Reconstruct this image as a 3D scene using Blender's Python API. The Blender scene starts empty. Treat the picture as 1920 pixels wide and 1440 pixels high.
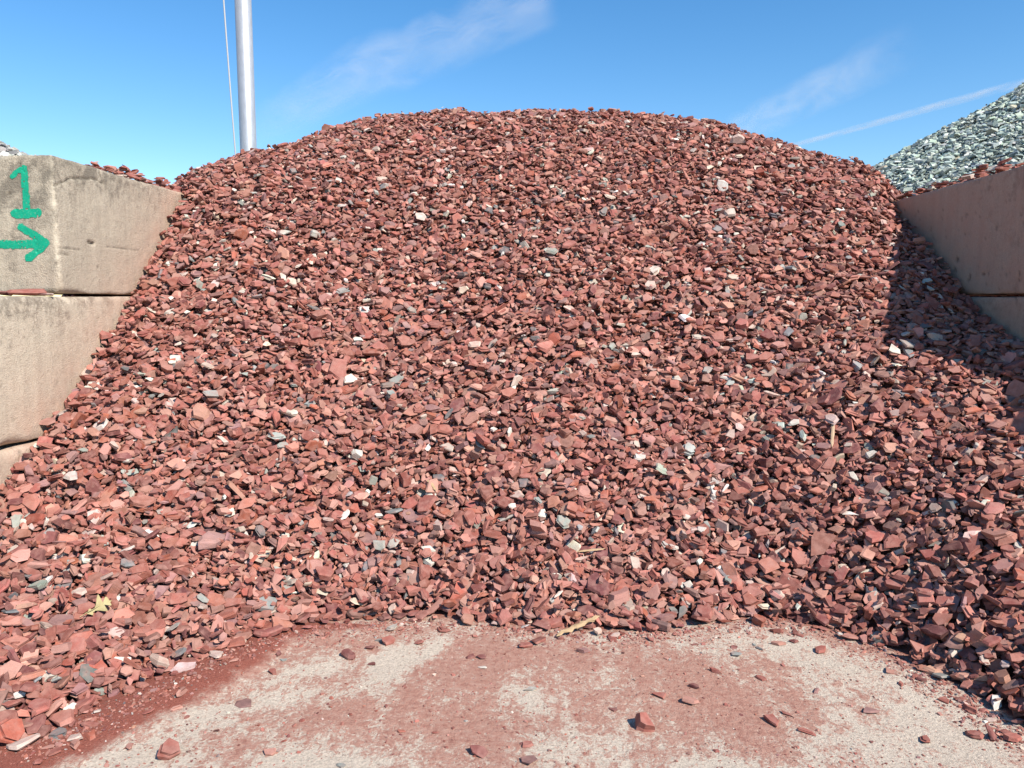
import bpy, math, random
import numpy as np
from mathutils import Vector, Matrix

random.seed(7)
rng = np.random.default_rng(11)
scene = bpy.context.scene
COL = scene.collection

# ------------------------------------------------------------------ camera
EYE = 1.51
FPX = 1442.0
PITCH = math.radians(6.33)
YAW = math.radians(2.38)
cam_data = bpy.data.cameras.new('camera')
cam_data.sensor_width = 36.0
cam_data.lens = FPX / 1920.0 * 36.0
cam_data.clip_start = 0.05
cam_data.clip_end = 30000.0
cam = bpy.data.objects.new('camera', cam_data)
COL.objects.link(cam)
cam.location = (0, 0, EYE)
cam.rotation_euler = (math.pi / 2 - PITCH, 0, YAW)
scene.camera = cam
CAM_R = np.array(cam.rotation_euler.to_matrix())

# ------------------------------------------------------------------ light
SUN = Vector((0.76, -0.72, 1.0)).normalized()
SUN_EL = math.asin(SUN.z)
SUN_ROT = math.atan2(SUN.x, SUN.y)
world = bpy.data.worlds.new('World')
scene.world = world
world.use_nodes = True
wn = world.node_tree.nodes
wl = world.node_tree.links
bg = wn['Background']
sky = wn.new('ShaderNodeTexSky')
sky.sky_type = 'NISHITA'
sky.sun_disc = False
sky.sun_elevation = SUN_EL
sky.sun_rotation = SUN_ROT
sky.altitude = 0
sky.air_density = 1.0
sky.dust_density = 0.1
sky.ozone_density = 2.0
hsv = wn.new('ShaderNodeHueSaturation')       # the clear, strongly blue sky of that day
hsv.inputs['Hue'].default_value = 0.5
hsv.inputs['Saturation'].default_value = 1.33
wl.new(sky.outputs['Color'], hsv.inputs['Color'])
wl.new(hsv.outputs['Color'], bg.inputs['Color'])
bg.inputs['Strength'].default_value = 0.125

sun_data = bpy.data.lights.new('sun', 'SUN')
sun_data.energy = 5.0
sun_data.angle = math.radians(0.53)
sun_data.color = (1.0, 0.945, 0.865)
sun_ob = bpy.data.objects.new('sun', sun_data)
COL.objects.link(sun_ob)
sun_ob.location = (20, -22, 30)
sun_ob.rotation_euler = (-SUN).to_track_quat('-Z', 'Y').to_euler()

scene.view_settings.view_transform = 'Standard'
scene.view_settings.look = 'None'
scene.view_settings.gamma = 1.0
scene.view_settings.use_curve_mapping = False
scene.view_settings.exposure = 0.58
scene.cycles.max_bounces = 6
scene.cycles.diffuse_bounces = 1


# ------------------------------------------------------------------ helpers
def ray(px, py):
    d = CAM_R @ np.array([(px - 960) / FPX, -(py - 720) / FPX, -1.0])
    return d


def at_z(px, py, z=0.0):
    d = ray(px, py)
    t = (z - EYE) / d[2]
    return np.array([d[0] * t, d[1] * t, z])


def at_y(px, py, y):
    d = ray(px, py)
    t = y / d[1]
    return np.array([d[0] * t, y, EYE + d[2] * t])


def at_x(px, py, x):
    d = ray(px, py)
    t = x / d[0]
    return np.array([x, d[1] * t, EYE + d[2] * t])


def project(P):
    q = (np.asarray(P) - np.array([0, 0, EYE])) @ CAM_R
    w = -q[..., 2]
    return 960 + FPX * q[..., 0] / w, 720 - FPX * q[..., 1] / w, w


_tab = rng.random((32, 32, 32))


def vnoise(p, scale):
    """smooth 3-D value noise in 0..1 for an (n,3) array"""
    q = np.asarray(p, float) * scale + 100.0
    i = np.floor(q).astype(int)
    f = q - i
    f = f * f * (3 - 2 * f)
    i %= 32
    j = (i + 1) % 32
    def g(a, b, c):
        return _tab[a, b, c]
    x0, y0, z0 = i.T
    x1, y1, z1 = j.T
    fx, fy, fz = f.T
    c00 = g(x0, y0, z0) * (1 - fx) + g(x1, y0, z0) * fx
    c10 = g(x0, y1, z0) * (1 - fx) + g(x1, y1, z0) * fx
    c01 = g(x0, y0, z1) * (1 - fx) + g(x1, y0, z1) * fx
    c11 = g(x0, y1, z1) * (1 - fx) + g(x1, y1, z1) * fx
    return (c00 * (1 - fy) + c10 * fy) * (1 - fz) + (c01 * (1 - fy) + c11 * fy) * fz


def fbm(p, scale, octaves=4):
    s = 0.0
    a = 0.5
    for k in range(octaves):
        s = s + a * vnoise(np.asarray(p) + 7.3 * k, scale * 2 ** k)
        a *= 0.5
    return s / (1 - 0.5 ** octaves)


def mesh_np(name, verts, faces_flat, nper, mat=None, parent=None, smooth=False):
    """fast mesh from numpy arrays; every face has nper corners"""
    me = bpy.data.meshes.new(name)
    nv = len(verts)
    nf = len(faces_flat) // nper
    me.vertices.add(nv)
    me.vertices.foreach_set('co', np.asarray(verts, np.float32).ravel())
    me.loops.add(nf * nper)
    me.loops.foreach_set('vertex_index', np.asarray(faces_flat, np.int32).ravel())
    me.polygons.add(nf)
    me.polygons.foreach_set('loop_start', np.arange(0, nf * nper, nper, dtype=np.int32))
    if smooth:
        me.polygons.foreach_set('use_smooth', np.ones(nf, bool))
    else:
        me.polygons.foreach_set('use_smooth', np.zeros(nf, bool))
    me.update(calc_edges=True)
    if mat:
        me.materials.append(mat)
    o = bpy.data.objects.new(name, me)
    COL.objects.link(o)
    if parent:
        o.parent = parent
    return o


def set_attr(o, name, data, kind):
    a = o.data.attributes.new(name, kind, 'POINT')
    key = {'FLOAT': 'value', 'FLOAT_VECTOR': 'vector', 'FLOAT_COLOR': 'color'}[kind]
    a.data.foreach_set(key, np.asarray(data, np.float32).ravel())


def tag(o, label=None, cat=None, group=None, kind=None):
    if label:
        o['label'] = label
    if cat:
        o['category'] = cat
    if group:
        o['group'] = group
    if kind:
        o['kind'] = kind
    return o


def empty(name, loc=(0, 0, 0)):
    o = bpy.data.objects.new(name, None)
    o.empty_display_size = 0.2
    COL.objects.link(o)
    o.location = loc
    return o


class NT:
    """small node helper"""
    def __init__(self, name):
        self.mat = bpy.data.materials.new(name)
        self.mat.use_nodes = True
        self.t = self.mat.node_tree
        self.b = self.t.nodes['Principled BSDF']

    def n(self, typ, **kw):
        nd = self.t.nodes.new(typ)
        for k, v in kw.items():
            setattr(nd, k, v)
        return nd

    def l(self, a, b):
        self.t.links.new(a, b)

    def noise(self, vec, scale, detail=4, rough=0.6, dist=0.0):
        nd = self.n('ShaderNodeTexNoise')
        nd.inputs['Scale'].default_value = scale
        nd.inputs['Detail'].default_value = detail
        nd.inputs['Roughness'].default_value = rough
        nd.inputs['Distortion'].default_value = dist
        if vec is not None:
            self.l(vec, nd.inputs['Vector'])
        return nd.outputs['Fac']

    def ramp(self, fac, stops):
        nd = self.n('ShaderNodeValToRGB')
        el = nd.color_ramp.elements
        while len(el) < len(stops):
            el.new(0.5)
        for e, (p, c) in zip(el, stops):
            e.position = p
            e.color = (c, c, c, 1) if isinstance(c, (int, float)) else (*c, 1)
        self.l(fac, nd.inputs['Fac'])
        return nd.outputs['Color']

    def mix(self, fac, a, b, mode='MIX'):
        nd = self.n('ShaderNodeMix', data_type='RGBA', blend_type=mode)
        for v, s in ((fac, nd.inputs[0]), (a, nd.inputs[6]), (b, nd.inputs[7])):
            if isinstance(v, (int, float)):
                s.default_value = v
            elif isinstance(v, tuple):
                s.default_value = (*v, 1)
            else:
                self.l(v, s)
        return nd.outputs[2]

    def math(self, op, a, b=0.0, clamp=False):
        nd = self.n('ShaderNodeMath', operation=op, use_clamp=clamp)
        for v, s in ((a, nd.inputs[0]), (b, nd.inputs[1])):
            if isinstance(v, (int, float)):
                s.default_value = v
            else:
                self.l(v, s)
        return nd.outputs[0]

    def attr(self, name, out='Fac'):
        nd = self.n('ShaderNodeAttribute', attribute_name=name)
        return nd.outputs[out]

    def mapping(self, vec, scale):
        nd = self.n('ShaderNodeMapping')
        nd.inputs['Scale'].default_value = scale
        self.l(vec, nd.inputs['Vector'])
        return nd.outputs['Vector']

    def pos(self):
        return self.n('ShaderNodeNewGeometry').outputs['Position']

    def bump(self, height, strength, dist, normal=None):
        nd = self.n('ShaderNodeBump')
        nd.inputs['Strength'].default_value = strength
        nd.inputs['Distance'].default_value = dist
        self.l(height, nd.inputs['Height'])
        if normal is not None:
            self.l(normal, nd.inputs['Normal'])
        return nd.outputs['Normal']

    def done(self, color, rough=0.9, normal=None, spec=0.3):
        b = self.b
        if isinstance(color, tuple):
            b.inputs['Base Color'].default_value = (*color, 1)
        else:
            self.l(color, b.inputs['Base Color'])
        if isinstance(rough, (int, float)):
            b.inputs['Roughness'].default_value = rough
        else:
            self.l(rough, b.inputs['Roughness'])
        b.inputs['Specular IOR Level'].default_value = spec
        if normal is not None:
            self.l(normal, b.inputs['Normal'])
        return self.mat


# ------------------------------------------------------------------ materials
def stone_material(name, dust_col, dust_amt):
    m = NT(name)
    loc = m.attr('loc', 'Vector')
    col = m.attr('tint', 'Color')
    lay = m.noise(m.mapping(loc, (14, 14, 130)), 1.0, 3, 0.65, 0.6)   # cleavage layers
    fine = m.noise(loc, 160, 4, 0.7)
    blot = m.noise(loc, 28, 3, 0.55)
    c = m.mix(0.42, col, m.ramp(lay, [(0.3, 0.45), (0.7, 1.3)]), 'MULTIPLY')
    c = m.mix(0.30, c, m.ramp(fine, [(0.3, 0.55), (0.7, 1.35)]), 'MULTIPLY')
    d = m.math('MULTIPLY', m.ramp(blot, [(0.42, 0.0), (0.68, 1.0)]), dust_amt)
    c = m.mix(d, c, dust_col)
    h = m.mix(0.35, lay, fine)
    return m.done(c, 0.82, m.bump(h, 0.7, 0.004), 0.25)


M_SLATE = stone_material('slate', (0.40, 0.215, 0.17), 0.45)
M_GREEN = stone_material('green_slate', (0.5, 0.56, 0.48), 0.25)
M_GREY = stone_material('grey_stone', (0.45, 0.43, 0.38), 0.25)


def make_core(name, a, b):
    m = NT(name)
    p = m.pos()
    f = m.noise(p, 22, 5, 0.7)
    c = m.mix(f, a, b)
    return m.done(c, 0.95, m.bump(m.noise(p, 90, 4, 0.7), 0.8, 0.012), 0.1)


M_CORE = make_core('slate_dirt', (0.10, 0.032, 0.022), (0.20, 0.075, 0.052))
M_GCORE = make_core('green_dirt', (0.10, 0.13, 0.12), (0.22, 0.26, 0.23))
M_YCORE = make_core('grey_dirt', (0.14, 0.13, 0.12), (0.25, 0.24, 0.21))


def concrete_block_material():
    m = NT('cast_concrete')
    p = m.pos()
    dust = m.attr('dust')
    grime = m.attr('grime')
    pit = m.attr('pit')
    big = m.noise(p, 3.0, 4, 0.6)
    c = m.mix(big, (0.50, 0.44, 0.33), (0.58, 0.515, 0.395))
    c = m.mix(1.0, c, m.attr('tone'), 'MULTIPLY')
    # trowel and form streaks, drips run down
    drip = m.noise(m.mapping(p, (16, 16, 1.3)), 1.0, 4, 0.6)
    c = m.mix(0.35, c, m.ramp(drip, [(0.3, 0.62), (0.62, 1.1)]), 'MULTIPLY')
    fine = m.noise(p, 60, 5, 0.75)
    c = m.mix(0.5, c, m.ramp(fine, [(0.32, 0.55), (0.58, 1.12)]), 'MULTIPLY')
    edge = m.attr('edge')
    ek = m.ramp(m.math('ADD', m.math('MULTIPLY', m.math('SUBTRACT', m.noise(p, 24, 6, 0.8), 0.5), 3.0), edge), [(0.5, 0.0), (0.95, 0.75)])
    c = m.mix(ek, c, (0.62, 0.56, 0.43))
    # lichen and weather grime
    g1 = m.mix(0.5, m.noise(p, 34, 6, 0.8), m.noise(p, 9, 4, 0.6))
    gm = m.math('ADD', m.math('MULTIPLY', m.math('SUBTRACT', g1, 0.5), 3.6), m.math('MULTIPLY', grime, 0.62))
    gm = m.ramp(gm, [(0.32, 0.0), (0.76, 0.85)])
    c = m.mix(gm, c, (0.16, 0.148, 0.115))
    # red slate dust rubbed on the concrete near the heap
    dn = m.math('MULTIPLY', dust, m.ramp(m.noise(p, 7, 4, 0.6), [(0.25, 0.55), (0.7, 1.0)]))
    c = m.mix(m.math('MULTIPLY', dn, 0.72), c, (0.49, 0.285, 0.20))
    c = m.mix(m.math('MULTIPLY', pit, 0.8), c, (0.09, 0.075, 0.055))
    h = m.mix(0.5, m.noise(p, 30, 6, 0.75), m.noise(p, 120, 3, 0.7))
    n = m.bump(h, 0.8, 0.010)
    return m.done(c, 0.92, n, 0.2)


M_BLOCK = concrete_block_material()


def ground_material():
    m = NT('dusty_concrete')
    p = m.pos()
    dust = m.attr('dust')
    fines = m.attr('fines')
    far = m.n('ShaderNodeVectorMath', operation='LENGTH')
    base = m.mix(m.noise(p, 2.2, 3, 0.6), (0.55, 0.45, 0.35), (0.63, 0.53, 0.42))
    agg = m.noise(p, 95, 5, 0.8)
    base = m.mix(0.55, base, m.ramp(agg, [(0.34, 0.35), (0.58, 1.12)]), 'MULTIPLY')
    # red dust and crushed slate, streaked by tyres and the loader bucket
    s1 = m.noise(m.mapping(p, (1.0, 0.8, 1)), 30, 6, 0.72, 0.9)
    s2 = m.noise(p, 6.0, 4, 0.6, 0.4)
    s3 = m.noise(m.mapping(p, (1.0, 0.8, 1)), 110, 4, 0.7, 0.6)
    f = m.math('MULTIPLY', m.math('SUBTRACT', s1, 0.5), 2.6)
    f = m.math('ADD', f, m.math('MULTIPLY', m.math('SUBTRACT', s2, 0.5), 1.3))
    f = m.math('ADD', f, m.math('MULTIPLY', m.math('SUBTRACT', s3, 0.5), 1.5))
    f = m.math('ADD', f, m.math('MULTIPLY', m.math('SUBTRACT', dust, 0.34), 1.15))
    st_ = m.noise(m.mapping(p, (9.0, 1.1, 1)), 1.0, 5, 0.65, 0.5)
    f = m.math('ADD', f, m.math('MULTIPLY', m.math('SUBTRACT', st_, 0.5), 1.3))
    red = m.ramp(m.noise(p, 34, 5, 0.75), [(0.3, (0.28, 0.11, 0.08)), (0.48, (0.40, 0.20, 0.145)), (0.70, (0.48, 0.295, 0.225))])
    k = m.ramp(m.math('ADD', f, 0.5), [(0.36, 0.0), (0.52, 0.55), (0.80, 0.95)])
    c = m.mix(k, base, red)
    fn = m.math('ADD', fines, m.math('MULTIPLY', m.math('SUBTRACT', m.mix(0.4, m.noise(p, 14, 5, 0.7), m.noise(p, 90, 4, 0.75)), 0.5), 1.5))
    fk = m.ramp(fn, [(0.28, 0.0), (0.75, 1.0)])
    finec = m.ramp(m.noise(p, 130, 4, 0.75), [(0.3, (0.21, 0.060, 0.040)), (0.7, (0.33, 0.115, 0.08))])
    c = m.mix(fk, c, finec)
    # dark specks painting in the tiny shadows of the coarse grain
    sp = m.ramp(m.noise(p, 55, 2, 0.5), [(0.66, 0.0), (0.72, 0.6)])
    c = m.mix(sp, c, (0.22, 0.13, 0.10))
    h = m.mix(0.5, agg, s1)
    return m.done(c, 0.92, m.bump(h, 1.0, 0.014), 0.2)


M_GROUND = ground_material()

# ------------------------------------------------------------------ layout of the bin
BH = 0.765                      # block height and thickness
XL = at_y(97, 290, 4.19)[0]     # inner face of the wall with the number
XR = 2.80                       # inner face of the shaded wall
YL0, YL1 = 4.19, 5.74
YR0, YR1 = 3.95, at_x(1679, 352, 2.80)[1]
TOPZ = 3 * BH - 0.005

# heap height: thin-plate spline through points read off the place
ctrl = []
toe_px = [(60, 1405), (150, 1370), (240, 1330), (330, 1285), (420, 1235), (500, 1205), (580, 1183), (680, 1172),
          (800, 1168), (960, 1180), (1100, 1190), (1240, 1190), (1350, 1172), (1480, 1165), (1600, 1195),
          (1690, 1240), (1770, 1290), (1850, 1345), (1915, 1395)]
TOE = np.array([at_z(*p) for p in toe_px])
for i, q in enumerate(TOE):
    if i % 2 == 0:
        ctrl.append((q[0], q[1], 0.0))
        ctrl.append((q[0] * 0.9, q[1] - 0.55, -0.30))
ctrl += [(-2.0, 2.15, 0.0), (-2.68, 2.3, 0.10), (-1.9, 1.7, -0.2), (2.05, 2.0, 0.02), (2.7, 1.7, 0.05), (2.0, 1.4, -0.25)]
# contact with the numbered wall
for p in [(346, 368), (305, 445), (240, 548), (160, 672), (82, 800), (20, 900)]:
    ctrl.append(tuple(at_x(p[0], p[1], XL)))
ctrl += [(XL, 3.35, 0.38)]
# contact with the shaded wall
for p in [(1681, 395), (1700, 430), (1730, 457), (1774, 512), (1832, 572), (1895, 615)]:
    ctrl.append(tuple(at_x(p[0], p[1], XR)))
ctrl += [(XR, 3.6, 0.98), (XR, 2.9, 0.62), (XR, 2.3, 0.30)]
# skyline of the heap, tangent to the view there
for px, py, y in [(362, 330, 6.1), (500, 284, 6.5), (620, 245, 6.8), (740, 220, 7.0), (850, 211, 7.1), (1000, 212, 7.15),
                  (1150, 209, 7.15), (1260, 213, 7.1), (1350, 237, 6.95), (1450, 272, 6.75), (1560, 304, 6.6), (1640, 332, 6.5)]:
    q = at_y(px, py, y)
    ctrl.append(tuple(q))
    ctrl.append((q[0] * 1.05, q[1] + 0.7, q[2] + 0.03))
    ctrl.append((q[0] * 1.1, q[1] + 1.7, q[2] - 0.35))
    ctrl.append((q[0] * 1.15, q[1] + 3.4, q[2] - 1.7))
# body of the front slope
for px, yt, zt in [(960, 0, 0)]:
    pass
ctrl += [(0.0, 4.35, 0.76), (0.0, 5.2, 1.56), (0.0, 6.1, 2.38), (-1.2, 4.6, 1.05), (-1.2, 5.6, 1.98), (1.3, 4.6, 1.0), (1.3, 5.6, 1.92)]
# shoulders running out past the end of the walls
ctrl += [(-3.5, 6.6, 1.75), (-4.4, 7.2, 0.8), (3.7, 6.9, 1.9), (4.6, 7.4, 1.0)]
ctrl = np.array(ctrl)


def tps_fit(P, z, lam=0.004):
    n = len(P)
    r2 = ((P[:, None] - P[None]) ** 2).sum(-1)
    K = np.where(r2 > 0, r2 * np.log(np.maximum(r2, 1e-12)) * 0.5, 0) + lam * np.eye(n)
    A = np.zeros((n + 3, n + 3))
    A[:n, :n] = K
    A[:n, n] = 1
    A[:n, n + 1:] = P
    A[n:, :n] = A[:n, n:].T
    return np.linalg.solve(A, np.concatenate([z, np.zeros(3)]))


_w = tps_fit(ctrl[:, :2], ctrl[:, 2])


def H_exact(Q):
    out = np.empty(len(Q))
    for s in range(0, len(Q), 20000):
        q = Q[s:s + 20000]
        r2 = ((q[:, None] - ctrl[None, :, :2]) ** 2).sum(-1)
        K = np.where(r2 > 0, r2 * np.log(np.maximum(r2, 1e-12)) * 0.5, 0)
        out[s:s + 20000] = K @ _w[:-3] + _w[-3] + q @ _w[-2:]
    return out


GX0, GX1, GY0, GY1, GS = -5.0, 5.2, 1.2, 10.6, 0.04
gx = np.arange(GX0, GX1 + GS / 2, GS)
gy = np.arange(GY0, GY1 + GS / 2, GS)
_GX, _GY = np.meshgrid(gx, gy, indexing='ij')
_P = np.stack([_GX.ravel(), _GY.ravel()], -1)
_p3 = np.c_[_P, np.zeros(len(_P))]
HG = (H_exact(_P) + (fbm(_p3, 1.1, 3) - 0.5) * 0.16 + (fbm(_p3 + 5, 3.6, 2) - 0.5) * 0.05).reshape(_GX.shape)


def H(x, y):
    u = np.clip((np.asarray(x) - GX0) / GS, 0, len(gx) - 1.001)
    v = np.clip((np.asarray(y) - GY0) / GS, 0, len(gy) - 1.001)
    i = u.astype(int)
    j = v.astype(int)
    fu = u - i
    fv = v - j
    return (HG[i, j] * (1 - fu) * (1 - fv) + HG[i + 1, j] * fu * (1 - fv) + HG[i, j + 1] * (1 - fu) * fv + HG[i + 1, j + 1] * fu * fv)


# ------------------------------------------------------------------ ground
def axis(lo, hi, step, far, grow=1.35):
    a = list(np.arange(lo, hi + step / 2, step))
    s = step
    while a[-1] < far:
        s *= grow
        a.append(a[-1] + s)
    s = step
    while a[0] > -far:
        s *= grow
        a.insert(0, a[0] - s)
    return np.array(a)


ax = axis(-3.0, 3.0, 0.025, 2500)
ay = axis(1.6, 4.6, 0.025, 2500)
AX, AY = np.meshgrid(ax, ay, indexing='ij')
gp = np.stack([AX.ravel(), AY.ravel()], -1)
gp3 = np.c_[gp, np.zeros(len(gp))]


def blob(px, py, rx, ry, ang=0.0):
    """soft patch on the ground: centre from the place, radii in metres"""
    c = at_z(px, py)
    d = gp - c[:2]
    ca, sa = math.cos(ang), math.sin(ang)
    u = (d[:, 0] * ca + d[:, 1] * sa) / rx
    v = (-d[:, 0] * sa + d[:, 1] * ca) / ry
    return np.exp(-(u * u + v * v))


dust = 0.55 + 0.5 * (fbm(gp3, 1.6, 3) - 0.5)
for a in [(740, 1240, .10, .22, -.35), (815, 1215, .04, .12, -.25), (560, 1260, .22, .10, .3), (1560, 1240, .45, .18, -.5),
          (1700, 1330, .40, .22, -.6), (1650, 1400, .5, .16, 0), (230, 1420, .30, .10, .35), (420, 1330, .25, .07, .45), (1060, 1400, .16, .16, 0),
          (980, 1310, .10, .16, 0.2), (1480, 1200, .25, .07, -.2), (600, 1430, .25, .05, 0), (1350, 1440, .3, .06, 0)]:
    dust -= (0.85 if a[0] in (740, 815) else 0.46) * blob(*a)
for a in [(860, 1370, .25, .22, .2), (1330, 1290, .25, .25, 0), (900, 1250, .20, .18, 0), (640, 1340, .3, .1, .3), (1000, 1220, .3, .08, 0),
          (1180, 1240, .3, .1, 0), (1400, 1370, .16, .16, 0), (1620, 1215, .2, .05, -.4)]:
    dust += 0.30 * blob(*a)
fines = np.zeros(len(gp))
hh = np.where((gp[:, 0] > GX0) & (gp[:, 0] < GX1) & (gp[:, 1] > GY0) & (gp[:, 1] < GY1), H(gp[:, 0], gp[:, 1]), -9)
leftband = np.zeros(len(gp))
for px, py, r in [(30, 1425, .17), (120, 1392, .16), (210, 1352, .15), (300, 1312, .145), (380, 1275, .13), (450, 1240, .11), (500, 1215, .08), (-80, 1470, .18)]:
    c = at_z(px, py)
    d = np.hypot(gp[:, 0] - c[0], gp[:, 1] - c[1])
    leftband = np.maximum(leftband, np.clip(1.5 - d / r, 0, 1))
fines = np.maximum(leftband, np.clip((hh + 0.015) / 0.06, 0, 1) * 0.8)
rightband = np.zeros(len(gp))
for px, py, r in [(1640, 1218, .05), (1700, 1250, .05)]:
    c = at_z(px, py)
    rightband = np.maximum(rightband, np.clip(1.2 - np.hypot(gp[:, 0] - c[0], gp[:, 1] - c[1]) / r, 0, 1))
fines = np.maximum(fines, rightband * 0.5)
fines = np.maximum(fines, np.clip((hh + 0.075) / 0.05, 0, 1) * (gp[:, 0] < -0.75) * (gp[:, 1] < 3.4))
gz = leftband * 0.016 + (fbm(gp3, 3.0, 3) - 0.5) * 0.012 * (np.abs(gp[:, 0]) < 3.2)
n1, n2 = AX.shape
idx = np.arange(n1 * n2).reshape(n1, n2)
quads = np.stack([idx[:-1, :-1], idx[1:, :-1], idx[1:, 1:], idx[:-1, 1:]], -1).reshape(-1)
ground = mesh_np('ground', np.c_[gp, gz], quads, 4, M_GROUND, smooth=True)
set_attr(ground, 'dust', dust, 'FLOAT')
set_attr(ground, 'fines', fines, 'FLOAT')
tag(ground, kind='structure')


def ground_z(x, y):
    i = np.clip(np.searchsorted(ax, x), 1, n1 - 1)
    j = np.clip(np.searchsorted(ay, y), 1, n2 - 1)
    return float(gz.reshape(n1, n2)[i, j])


# ------------------------------------------------------------------ concrete blocks
def face_grid(o, u, v, nu, nv):
    s, t = np.meshgrid(np.linspace(0, 1, nu + 1), np.linspace(0, 1, nv + 1), indexing='ij')
    P = o + s[..., None] * u + t[..., None] * v
    i = np.arange((nu + 1) * (nv + 1)).reshape(nu + 1, nv + 1)
    q = np.stack([i[:-1, :-1], i[1:, :-1], i[1:, 1:], i[:-1, 1:]], -1).reshape(-1, 4)
    return P.reshape(-1, 3), q


def block_shape(P, lo, hi, chip):
    """rounded, chipped and slightly uneven block surface"""
    n = fbm(P, 5.0, 4)
    r = 0.012 + 0.05 * np.clip(n - 0.46, 0, 1) + chip * np.clip(fbm(P + 3, 3.0, 3) - 0.52, 0, 1)
    r = r[:, None]
    q = np.clip(P, lo + r, hi - r)
    d = P - q
    L = np.linalg.norm(d, axis=1, keepdims=True)
    nrm = d / np.maximum(L, 1e-9)
    R = q + nrm * np.minimum(L, r)
    pit = np.clip(fbm(P + 11, 30.0, 3) - 0.72, 0, 1) * 4.0
    amt = (fbm(P, 18.0, 3) - 0.5) * 0.006 + (fbm(P, 2.0, 2) - 0.5) * 0.010 - np.clip(pit, 0, 1) * 0.012
    return R + nrm * amt[:, None], np.clip(pit * 1.3, 0, 1)


def concrete_block(lo, hi, label, res=0.02, chip=0.12, group=None, tilt=0.0, cracks=(), tone=1.0):
    lo = np.array(lo, float)
    hi = np.array(hi, float)
    s = hi - lo
    V, F, off = [], [], 0
    ex, ey, ez = np.diag(s)
    k = lambda a: max(2, int(a / res))
    for o, u, v in [(lo, ey, ex), (lo + ez, ex, ey), (lo, ex, ez), (lo + ey, ez, ex), (lo, ez, ey), (lo + ex, ey, ez)]:
        P, q = face_grid(o, u, v, k(np.linalg.norm(u)), k(np.linalg.norm(v)))
        V.append(P)
        F.append(q + off)
        off += len(P)
    P = np.concatenate(V)
    F = np.concatenate(F)
    R, pit = block_shape(P, lo, hi, chip)
    for pts, wid, dep in cracks:
        pts = np.array(pts)
        Rw = R + 0.012 * (np.stack([fbm(R + 31 + 9 * k_, 22, 3) for k_ in range(3)], -1) - 0.5)
        best = np.full(len(R), 9.0)
        for a, b in zip(pts[:-1], pts[1:]):
            ab = b - a
            t = np.clip(((Rw - a) @ ab) / (ab @ ab), 0, 1)
            best = np.minimum(best, np.linalg.norm(Rw - a - t[:, None] * ab, axis=1))
        kk = np.clip(1 - best / wid, 0, 1)
        pit = np.maximum(pit, kk)
        ctr = (lo + hi) / 2
        R = R - np.sign(R - ctr) * (np.abs((R - ctr) / (s / 2)) > 0.93) * (kk * dep)[:, None]
    base = np.array([(lo[0] + hi[0]) / 2, (lo[1] + hi[1]) / 2, lo[2]])
    o = mesh_np('concrete_block', R - base, F.ravel(), 4, M_BLOCK, smooth=True)
    o.location = base
    inside = np.clip(R[:, 0], XL, XR)
    above = R[:, 2] - H(inside, R[:, 1])
    dustv = np.exp(-np.clip(above, 0, 9) / 0.30) * 1.0 + 0.25 * np.exp(-np.clip(above, 0, 9) / 0.9)
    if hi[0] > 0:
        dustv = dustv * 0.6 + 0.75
    fromtop = hi[2] - R[:, 2]
    side = (np.abs(R[:, 1] - lo[1]) < 0.02) * 1.3
    ed = np.hypot(np.minimum(np.abs(R[:, 0] - lo[0]), np.abs(R[:, 0] - hi[0])), np.minimum(np.abs(R[:, 1] - lo[1]), np.abs(R[:, 1] - hi[1])))
    set_attr(o, 'edge', np.clip(1.0 - ed / 0.045, 0, 1), 'FLOAT')
    grime = np.clip(1 - fromtop / 0.30, 0, 1) * (0.35 + 0.9 * np.clip(1 - dustv, 0, 1)) + side * np.clip(1 - fromtop / 0.85, 0.12, 1)
    set_attr(o, 'dust', np.clip(dustv, 0, 1), 'FLOAT')
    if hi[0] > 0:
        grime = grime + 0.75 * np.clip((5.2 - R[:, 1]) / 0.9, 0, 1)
    set_attr(o, 'grime', np.clip(grime, 0, 1), 'FLOAT')
    set_attr(o, 'pit', pit, 'FLOAT')
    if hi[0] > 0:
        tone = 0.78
    set_attr(o, 'tone', np.full(len(R), tone), 'FLOAT')
    tag(o, label, 'concrete block', group)
    return o


def lb(px, py):
    return at_x(px, py, XL)


G = 0.008
cr = [([lb(98, 350), lb(110, 343), lb(120, 341), lb(133, 335), lb(150, 333), lb(163, 335), lb(176, 334), lb(184, 340), lb(193, 345)], 0.0075, 0.010),
      ([lb(185, 312), lb(187, 325), lb(193, 345)], 0.0075, 0.008),
      ([lb(167, 454), lb(171, 457), lb(178, 456)], 0.013, 0.018), ([lb(108, 463), lb(125, 466), lb(150, 467)], 0.006, 0.004), ([lb(200, 463), lb(230, 465), lb(260, 469)], 0.006, 0.004),
      ([lb(105, 474), lb(128, 478)], 0.008, 0.006)]
block_up = concrete_block((XL - BH, YL0, 2 * BH + G), (XL, YL1, TOPZ), 'weathered concrete block painted with a green number one and arrow', 0.009, 0.14, None, 0, cr, 0.80)
concrete_block((XL - BH, 2.2, BH + G), (XL + 0.006, 5.2, 2 * BH - G), 'concrete block with rough top edge directly under the green numbered block', 0.018, 0.16)
concrete_block((XL - BH, 5.22, BH + G), (XL - 0.004, 6.3, 2 * BH - G), 'mostly buried concrete block under the rear of the numbered block', 0.04, 0.08)
concrete_block((XL - BH, 2.9, 0), (XL + 0.012, 5.0, BH - G), 'dust-stained concrete block at the foot of the numbered stack', 0.02, 0.08)
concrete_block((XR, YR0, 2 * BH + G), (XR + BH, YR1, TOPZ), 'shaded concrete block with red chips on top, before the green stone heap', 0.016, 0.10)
concrete_block((XR + 0.004, 3.35, BH + G), (XR + BH, 5.7, 2 * BH - G), 'shaded concrete block under the chip-topped block opposite the numbered stack', 0.02, 0.08)
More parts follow.
